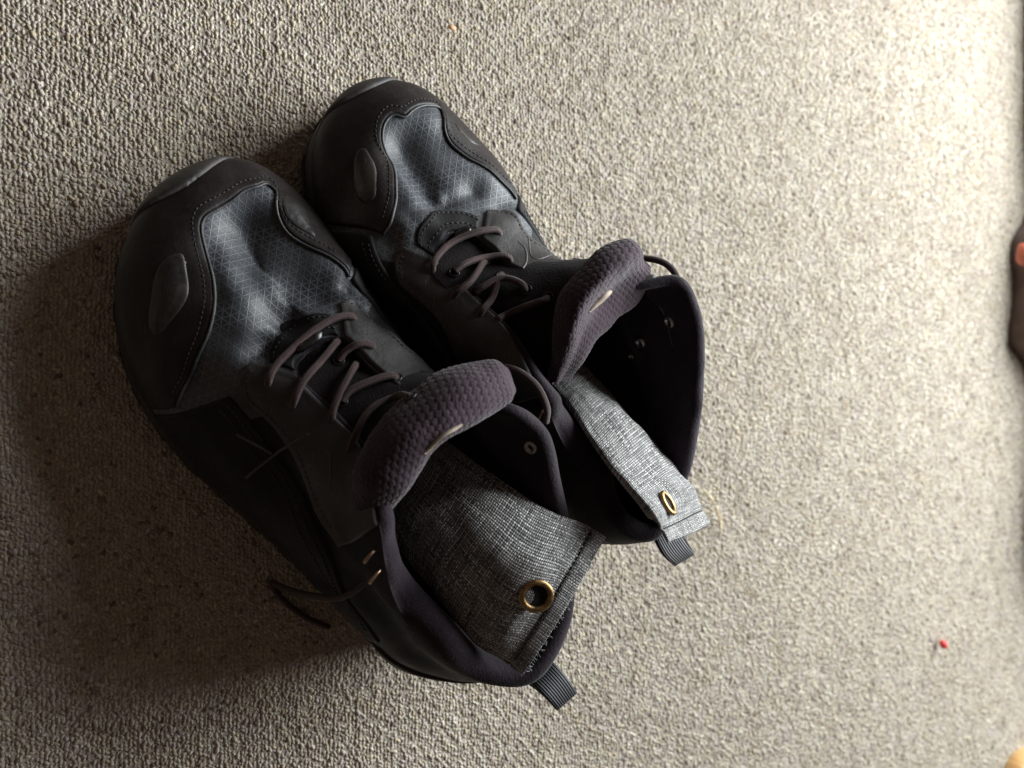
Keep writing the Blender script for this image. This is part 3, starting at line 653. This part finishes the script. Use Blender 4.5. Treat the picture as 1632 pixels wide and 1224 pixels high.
# ------------------------------------------------------------------ tongues
def tg_rows(S, front, R0, R1, R2, drop, K1=None):
    """front: three rows (s, l centre, half width, z, dome) in shoe coordinates, then rim rows as points"""
    n = len(R0); rows = [[S.W(np.array([s_, lc+hw*x, z-dm*x*x])) for x in np.linspace(-1, 1, n)] for s_, lc, hw, z, dm in front]
    rim = [[at(*p) for p in r] for r in (R0, R1, R2)]
    rows += [[np.array(p)-S.a*.007+np.array([0, 0, -.015]) for p in rim[0]]]+rim
    k1 = [at(*p) for p in K1] if K1 else [np.array(p)-S.a*.002+np.array([0, 0, -.022]) for p in rows[-1]]; k2 = [np.array(p)+S.a*.010+np.array([0, 0, -drop]) for p in rows[-1]]
    return rows+[k1, k2]
rowsA = tg_rows(A, [(.210,.006,.018,.068,.003),(.189,.006,.021,.085,.003),(.170,.007,.023,.098,.004)],
 [(562,805,.117),(568,738,.127),(630,650,.133),(712,592,.136),(780,573,.138),(808,586,.136)],
 [(577,828,.124),(603,762,.141),(662,688,.149),(730,636,.152),(800,604,.149),(819,610,.140)],
 [(592,838,.117),(638,792,.135),(690,716,.145),(745,682,.147),(808,648,.142),(819,628,.136)], .055)
tongue(A, rowsA, [0, .14, .29, .44, .55, .68, .80, .90, 1], 260, 250, (.51, .93))
rowsB = tg_rows(B, [(.208,-.009,.018,.068,.003),(.187,-.009,.021,.085,.003),(.166,-.006,.022,.100,.004)],
 [(874,602,.116),(880,560,.127),(886,506,.135),(902,456,.139),(948,408,.142),(992,384,.142),(1011,388,.138)],
 [(886,612,.121),(898,568,.134),(914,514,.146),(938,470,.152),(972,436,.155),(1014,402,.150),(1021,402,.141)],
 [(895,608,.115),(911,574,.129),(930,522,.137),(952,484,.136),(985,452,.138),(1018,425,.139),(1023,412,.136)], .060,
 [(900,602,.100),(914,582,.114),(936,544,.120),(970,514,.120),(1006,486,.120),(1023,450,.124),(1024,428,.126)])
tongue(B, rowsB, [0, .14, .29, .43, .54, .66, .78, .90, 1], 260, 260, (.50, .97))

# ------------------------------------------------------------------ laces
def lace_set(S, segs):
    for sg in segs:
        lace(S, sg)
        for u, v, l in (sg[0], sg[-1]):
            p, n = hit(S, u, v); lathe_on(p, n, [(.0024, -.0006), (.0030, .0004), (.0026, .0009), (.0021, .0004), (.0020, -.0010)], 'eyelet', M['gun'], S.root, 14)
lace_set(A, [[(427,618,.000),(430,604,.003),(440,586,.0035),(461,563,.003),(504,528,.004),(541,509,.0035),(560,508,.002),(568,512,-.001)],
 [(466,652,.000),(471,636,.003),(484,610,.004),(510,579,.004),(535,550,.003),(545,540,-.001)],
 [(540,574,.000),(550,562,.003),(572,551,.0035),(590,553,.002),(597,557,-.001)],
 [(528,675,.000),(531,655,.003),(543,626,.004),(563,588,.003),(570,578,-.001)],
 [(545,640,.001),(556,627,.003),(591,611,.004),(622,602,.003),(632,602,-.001)],
 [(556,722,.000),(565,700,.003),(591,655,.004),(630,636,.004),(655,632,.000)]])
lace_set(B, [[(689,438,.000),(690,426,.003),(700,408,.0035),(722,389,.003),(766,373,.004),(790,372,.003),(799,378,-.001)],
 [(720,474,.000),(726,466,.003),(744,452,.0045),(766,424,.003),(772,417,.001)],
 [(724,434,.001),(734,427,.003),(773,415,.004),(806,414,.003),(816,420,-.001)],
 [(762,506,.000),(768,496,.003),(781,478,.0045),(794,446,.003),(799,440,.001)],
 [(757,466,.001),(766,460,.003),(799,448,.004),(830,456,.003),(839,462,-.001)],
 [(792,510,.001),(802,503,.003),(836,489,.004),(866,480,.003),(874,474,-.001)]])
# slack lace ends
lace_world(B, [at(850,400,.062), at(866,417,.070), at(900,427,.085), at(950,422,.100), at(1000,414,.112), at(1030,412,.120), at(1060,420,.128), at(1078,440,.134), at(1081,470,.136), at(1078,490,.130)])
lace_world(B, [at(785,590,.112), at(805,586,.124), at(830,594,.132), at(856,616,.137), at(871,648,.136), at(870,672,.128)])
lace_world(A, [at(606,890,.105), at(585,925,.098), at(548,950,.085), at(500,950,.055), at(455,938,.020), at(432,930,.004), at(450,955,.003), at(490,985,.003), at(525,1000,.003)])

# cream tags sewn into the inner edge of the tongues
def tongue_tag(S, pts, w_):
    P = np.array([hit(S, u, v, ('tongue',))[0] for u, v in pts]); N_ = np.array([hit(S, u, v, ('tongue',))[1] for u, v in pts]); C = curve(P, 24); Nn = curve(N_, 24); V = []
    for k in range(24):
        t_ = C[min(k+1, 23)]-C[max(k-1, 0)]; sd = np.cross(t_, Nn[k]); sd /= np.linalg.norm(sd); n_ = Nn[k]/np.linalg.norm(Nn[k]); e = w_*(.35+.65*math.sin(math.pi*(k+.6)/24.2)); b_ = .0016*math.sin(math.pi*k/23)
        V += [C[k]-sd*e+n_*.0003, C[k]+n_*(.0010+b_), C[k]+sd*e+n_*.0003, C[k]-n_*.0008]
    tag(mk('tongue_tag', V, grid_faces(24, 4, True)+[(0, 1, 2, 3), (95, 94, 93, 92)], M['tagm'], S.root), label='small cream tag on the tongue')
tongue_tag(A, [(676,722),(692,704),(714,688),(738,674)], .0010); tongue_tag(B, [(938,498),(950,482),(964,468),(974,463)], .0010)
# faint raised print on the quarters
def prints(S, L):
    for l in L: strip(S, 'raised_print', px(S, l), M['print'], .0008, 30, .0013)
prints(A, [[(380,691),(410,708),(436,722)], [(495,691),(468,706),(442,722),(416,742),(395,760)], [(529,722),(530,750),(531,778)]])
prints(B, [[(840,383),(848,415),(854,450),(858,479)], [(824,388),(834,398),(838,420),(832,432)], [(846,455),(860,446)]])

# ------------------------------------------------------------------ metal: webbing loop at the throat, hooks, rivets
def metal_bits(S, loop, hooks, rivets):
    (u0, v0), (u1, v1) = loop; a, na = hit(S, u0, v0); b, nb = hit(S, u1, v1); ax = (b-a)/np.linalg.norm(b-a); n = (na+nb)/2; side = np.cross(n, ax); G = []
    for k in range(9):
        c = a+(b-a)*k/8+n*.0022; e = math.sqrt(max(0, 1-(abs(k-4)/4)**6))
        G.append([c+side*.0032*e*math.cos(t)+n*.0022*e*math.sin(t) for t in np.linspace(0, 2*math.pi, 13)[:-1]])
    tag(mk('lace_loop', np.array(G).reshape(-1, 3), grid_faces(9, 12, True), M['gun'], S.root), label='dark metal lace loop at the throat')
    for (u, v, z, ang) in hooks:
        p = hit(S, u, v, ('upper', 'lining'))[0]; a = np.array([math.cos(ang), math.sin(ang), 0]); b = np.array([-a[1], a[0], 0])
        up_ = np.array([0, 0, 1.0]); C = [p+b*.0042*math.cos(t)+up_*(.0012+.0034*math.sin(t))+a*.0012*math.sin(t) for t in np.linspace(-.35, math.pi*.92, 14)]
        V, F, _ = tube(np.array(C), .00085, 7, np.linspace(1.25, .6, 14)); mk('lace_hook', V, F, M['hook'], S.root)
    for (u, v, r_) in rivets:
        p, n = hit(S, u, v, ('lining',)); lathe_on(p, n, [(r_*1.0, -.0003), (r_*.98, .0006), (r_*.75, .0011), (r_*.5, .0009), (r_*.42, .0001), (.00001, -.0003)], 'rivet', M['steel'], S.root, 22)
metal_bits(A, ((470,562),(515,532)), [(590,882,.112,2.4), (598,915,.106,2.4)], [(845,713,.0036)])
metal_bits(B, ((722,384),(750,369)), [(862,655,.118,2.6)], [(1066,513,.0036), (1020,546,.0034), (1006,568,.0022)])

# ------------------------------------------------------------------ heel pull tabs
pull_tab(A, [(at(838,1088,.095), at(872,1056,.095)), (at(846,1089,.112), at(880,1054,.112)), (at(866,1108,.118), at(900,1076,.118)), (at(886,1131,.116), at(918,1103,.116)), (at(884,1128,.110), at(915,1100,.110)), (at(860,1104,.100), at(890,1072,.100)), (at(838,1088,.085), at(870,1058,.085))])
pull_tab(B, [(at(1038,846,.110), at(1072,828,.110)), (at(1042,858,.118), at(1078,845,.118)), (at(1056,884,.122), at(1092,866,.122)), (at(1073,900,.119), at(1106,882,.119)), (at(1074,898,.112), at(1104,878,.112)), (at(1062,878,.100), at(1092,858,.100)), (at(1046,850,.090), at(1076,832,.090))])

# ------------------------------------------------------------------ linen pouches
rb = [[at(966,856,.143), at(922,932,.148), at(884,1000,.144), at(832,1078,.130)],
      [at(938,838,.141), at(895,914,.147), at(856,980,.142), at(806,1056,.127)],
      [at(872,812,.134), at(826,890,.141), at(790,950,.134), at(748,1018,.118)],
      [at(800,766,.118), at(760,830,.124), at(722,885,.118), at(690,945,.102)],
      [at(720,708,.092), at(690,765,.094), at(662,815,.092), at(636,875,.086)],
      [at(660,655,.065), at(630,700,.066), at(605,745,.064), at(585,790,.060)]]
bag('linen_pouch', 'grey linen freshener pouch with a full brass grommet, in the left shoe', rb, [0, .13, .36, .58, .80, 1], .014, (.52, .215, .0082), .10, flip=-1, seed=3)
rb2 = [[at(1066,863,.168), at(1092,853,.154), at(1114,843,.143), at(1132,834,.134)],
       [at(1054,838,.170), at(1078,826,.153), at(1100,814,.139), at(1118,806,.127)],
       [at(1028,800,.166), at(1054,782,.148), at(1076,768,.131), at(1092,760,.114)],
       [at(972,738,.141), at(998,716,.134), at(1018,700,.120), at(1032,692,.100)],
       [at(925,668,.122), at(945,650,.115), at(962,636,.102), at(974,628,.084)],
       [at(880,610,.090), at(900,592,.084), at(915,580,.074), at(922,575,.060)]]
bag('linen_pouch', 'grey linen freshener pouch lit by the window, sticking out of the right shoe', rb2, [0, .12, .34, .58, .80, 1], (.010), (.24, .26, .0066), .10, flip=1, seed=8, W=.075)
# ------------------------------------------------------------------ small things on the carpet and at the right edge
def lump(name, c, r, mat, seed, squash=(1, 1, .7)):
    bm = bmesh.new(); bmesh.ops.create_icosphere(bm, subdivisions=2, radius=1); V = np.array([v.co[:] for v in bm.verts]); F = [[v.index for v in f.verts] for f in bm.faces]; bm.free()
    V *= (1+.30*vnoise(V+seed*7.3, .8, seed))[:, None]; return mk(name, np.asarray(c)+V*np.array(squash)*r, F, mat)
tag(lump('crumb', at(1503, 1027, .002), .0040, plain('red_crumb', (.62, .045, .04), .5), 1, (.8, 1, .9)), 'tiny red crumb on the pale carpet', 'crumb')
tag(lump('crumb', at(1411, 187, .001), .0022, plain('tan_crumb', (.62, .50, .32), .7), 2), 'tiny tan crumb on the brightest carpet, upper right', 'crumb')
tag(lump('crumb', at(720, 44, .001), .0022, plain('orange_crumb', (.52, .30, .17), .7), 3, (1.3, .8, .7)), 'tiny orange crumb on the carpet above the right shoe toe', 'crumb')
P = curve([at(1119, 779, .0012), at(1128, 788, .0026), at(1140, 805, .0026), at(1147, 825, .002), at(1149, 850, .001)], 30); V, F, UV = tube(P, .00075, 6, np.linspace(.7, 1.1, 30)); tag(mk('straw_fibre', V, F, plain('straw', (.58, .47, .30), .7)), 'thin curved straw fibre on the carpet beside the pouch', 'fibre')

# dark cloth along the right edge; its unseen length is raised to cast shade
edge = [(1700,-300),(1646,-140),(1641,60),(1641,200),(1642,340),(1620,388),(1622,470),(1616,545),(1648,595),(1650,690),(1647,760),(1645,840),(1650,890),(1700,935)]
E0 = curve([at(u, v, .0015) for u, v in edge], 90); rows = []
for k, (dx, z) in enumerate(((0, -.004), (-.001, .010), (.001, .028), (.006, .044), (.022, .055), (.05, .050), (.09, .036), (.14, .012))):
    r_ = E0.copy(); r_[:, 0] += dx; r_[:, 2] = z; rows.append(r_)
G = grid_spline(rows, 120, 60); G += np.stack([.0015*vnoise(G, .02, 1), .0015*vnoise(G, .02, 2), .006*vnoise(G, .03, 3)*np.clip(G[..., 2]/.01, 0, 1)], -1)
G[..., 2] = np.maximum(G[..., 2], -.004)
tag(mk('dark_cloth', G.reshape(-1, 3), grid_faces(60, 120), knit('brown_cloth', (.085, .058, .050), (.16, .11, .094), 500, .2)), 'blurred dark brown cloth along the right edge, built up out of view for its shadow', 'cloth')
tag(lump('orange_toy', at(1634, 405, .038), .0075, plain('orange_plastic', (.36, .075, .035), .5), 6, (1, 1.3, 1)), 'orange rounded thing on the dark cloth at the right edge', 'toy')
# wooden rounded edge in the lower right corner
c = at(1652, 1254, .010); C = [(c[0]+.034*math.cos(a), c[1]+.034*math.sin(a)*.95) for a in np.linspace(0, 2*math.pi, 65)[:-1]]; V = []
for s_, z in ((.96, -.004), (1.0, -.002), (1.0, .010), (.97, .0125), (.90, .0132), (.0, .0132)):
    for x, y in C: V.append((c[0]+(x-c[0])*s_, c[1]+(y-c[1])*s_, z))
t = NT('light_wood'); wv = t.add('ShaderNodeTexWave'); wv.inputs['Scale'].default_value = 60; wv.inputs['Distortion'].default_value = 6; t.ln(t.obj(), wv.inputs['Vector']); t.set(Base_Color=t.mix(wv.outputs['Fac'], c4(.52, .29, .11), c4(.62, .38, .16)), Roughness=.45)
tag(mk('wooden_disc', V, grid_faces(6, 64, True), t.m), 'light wooden rounded edge in the lower right corner', 'wood')
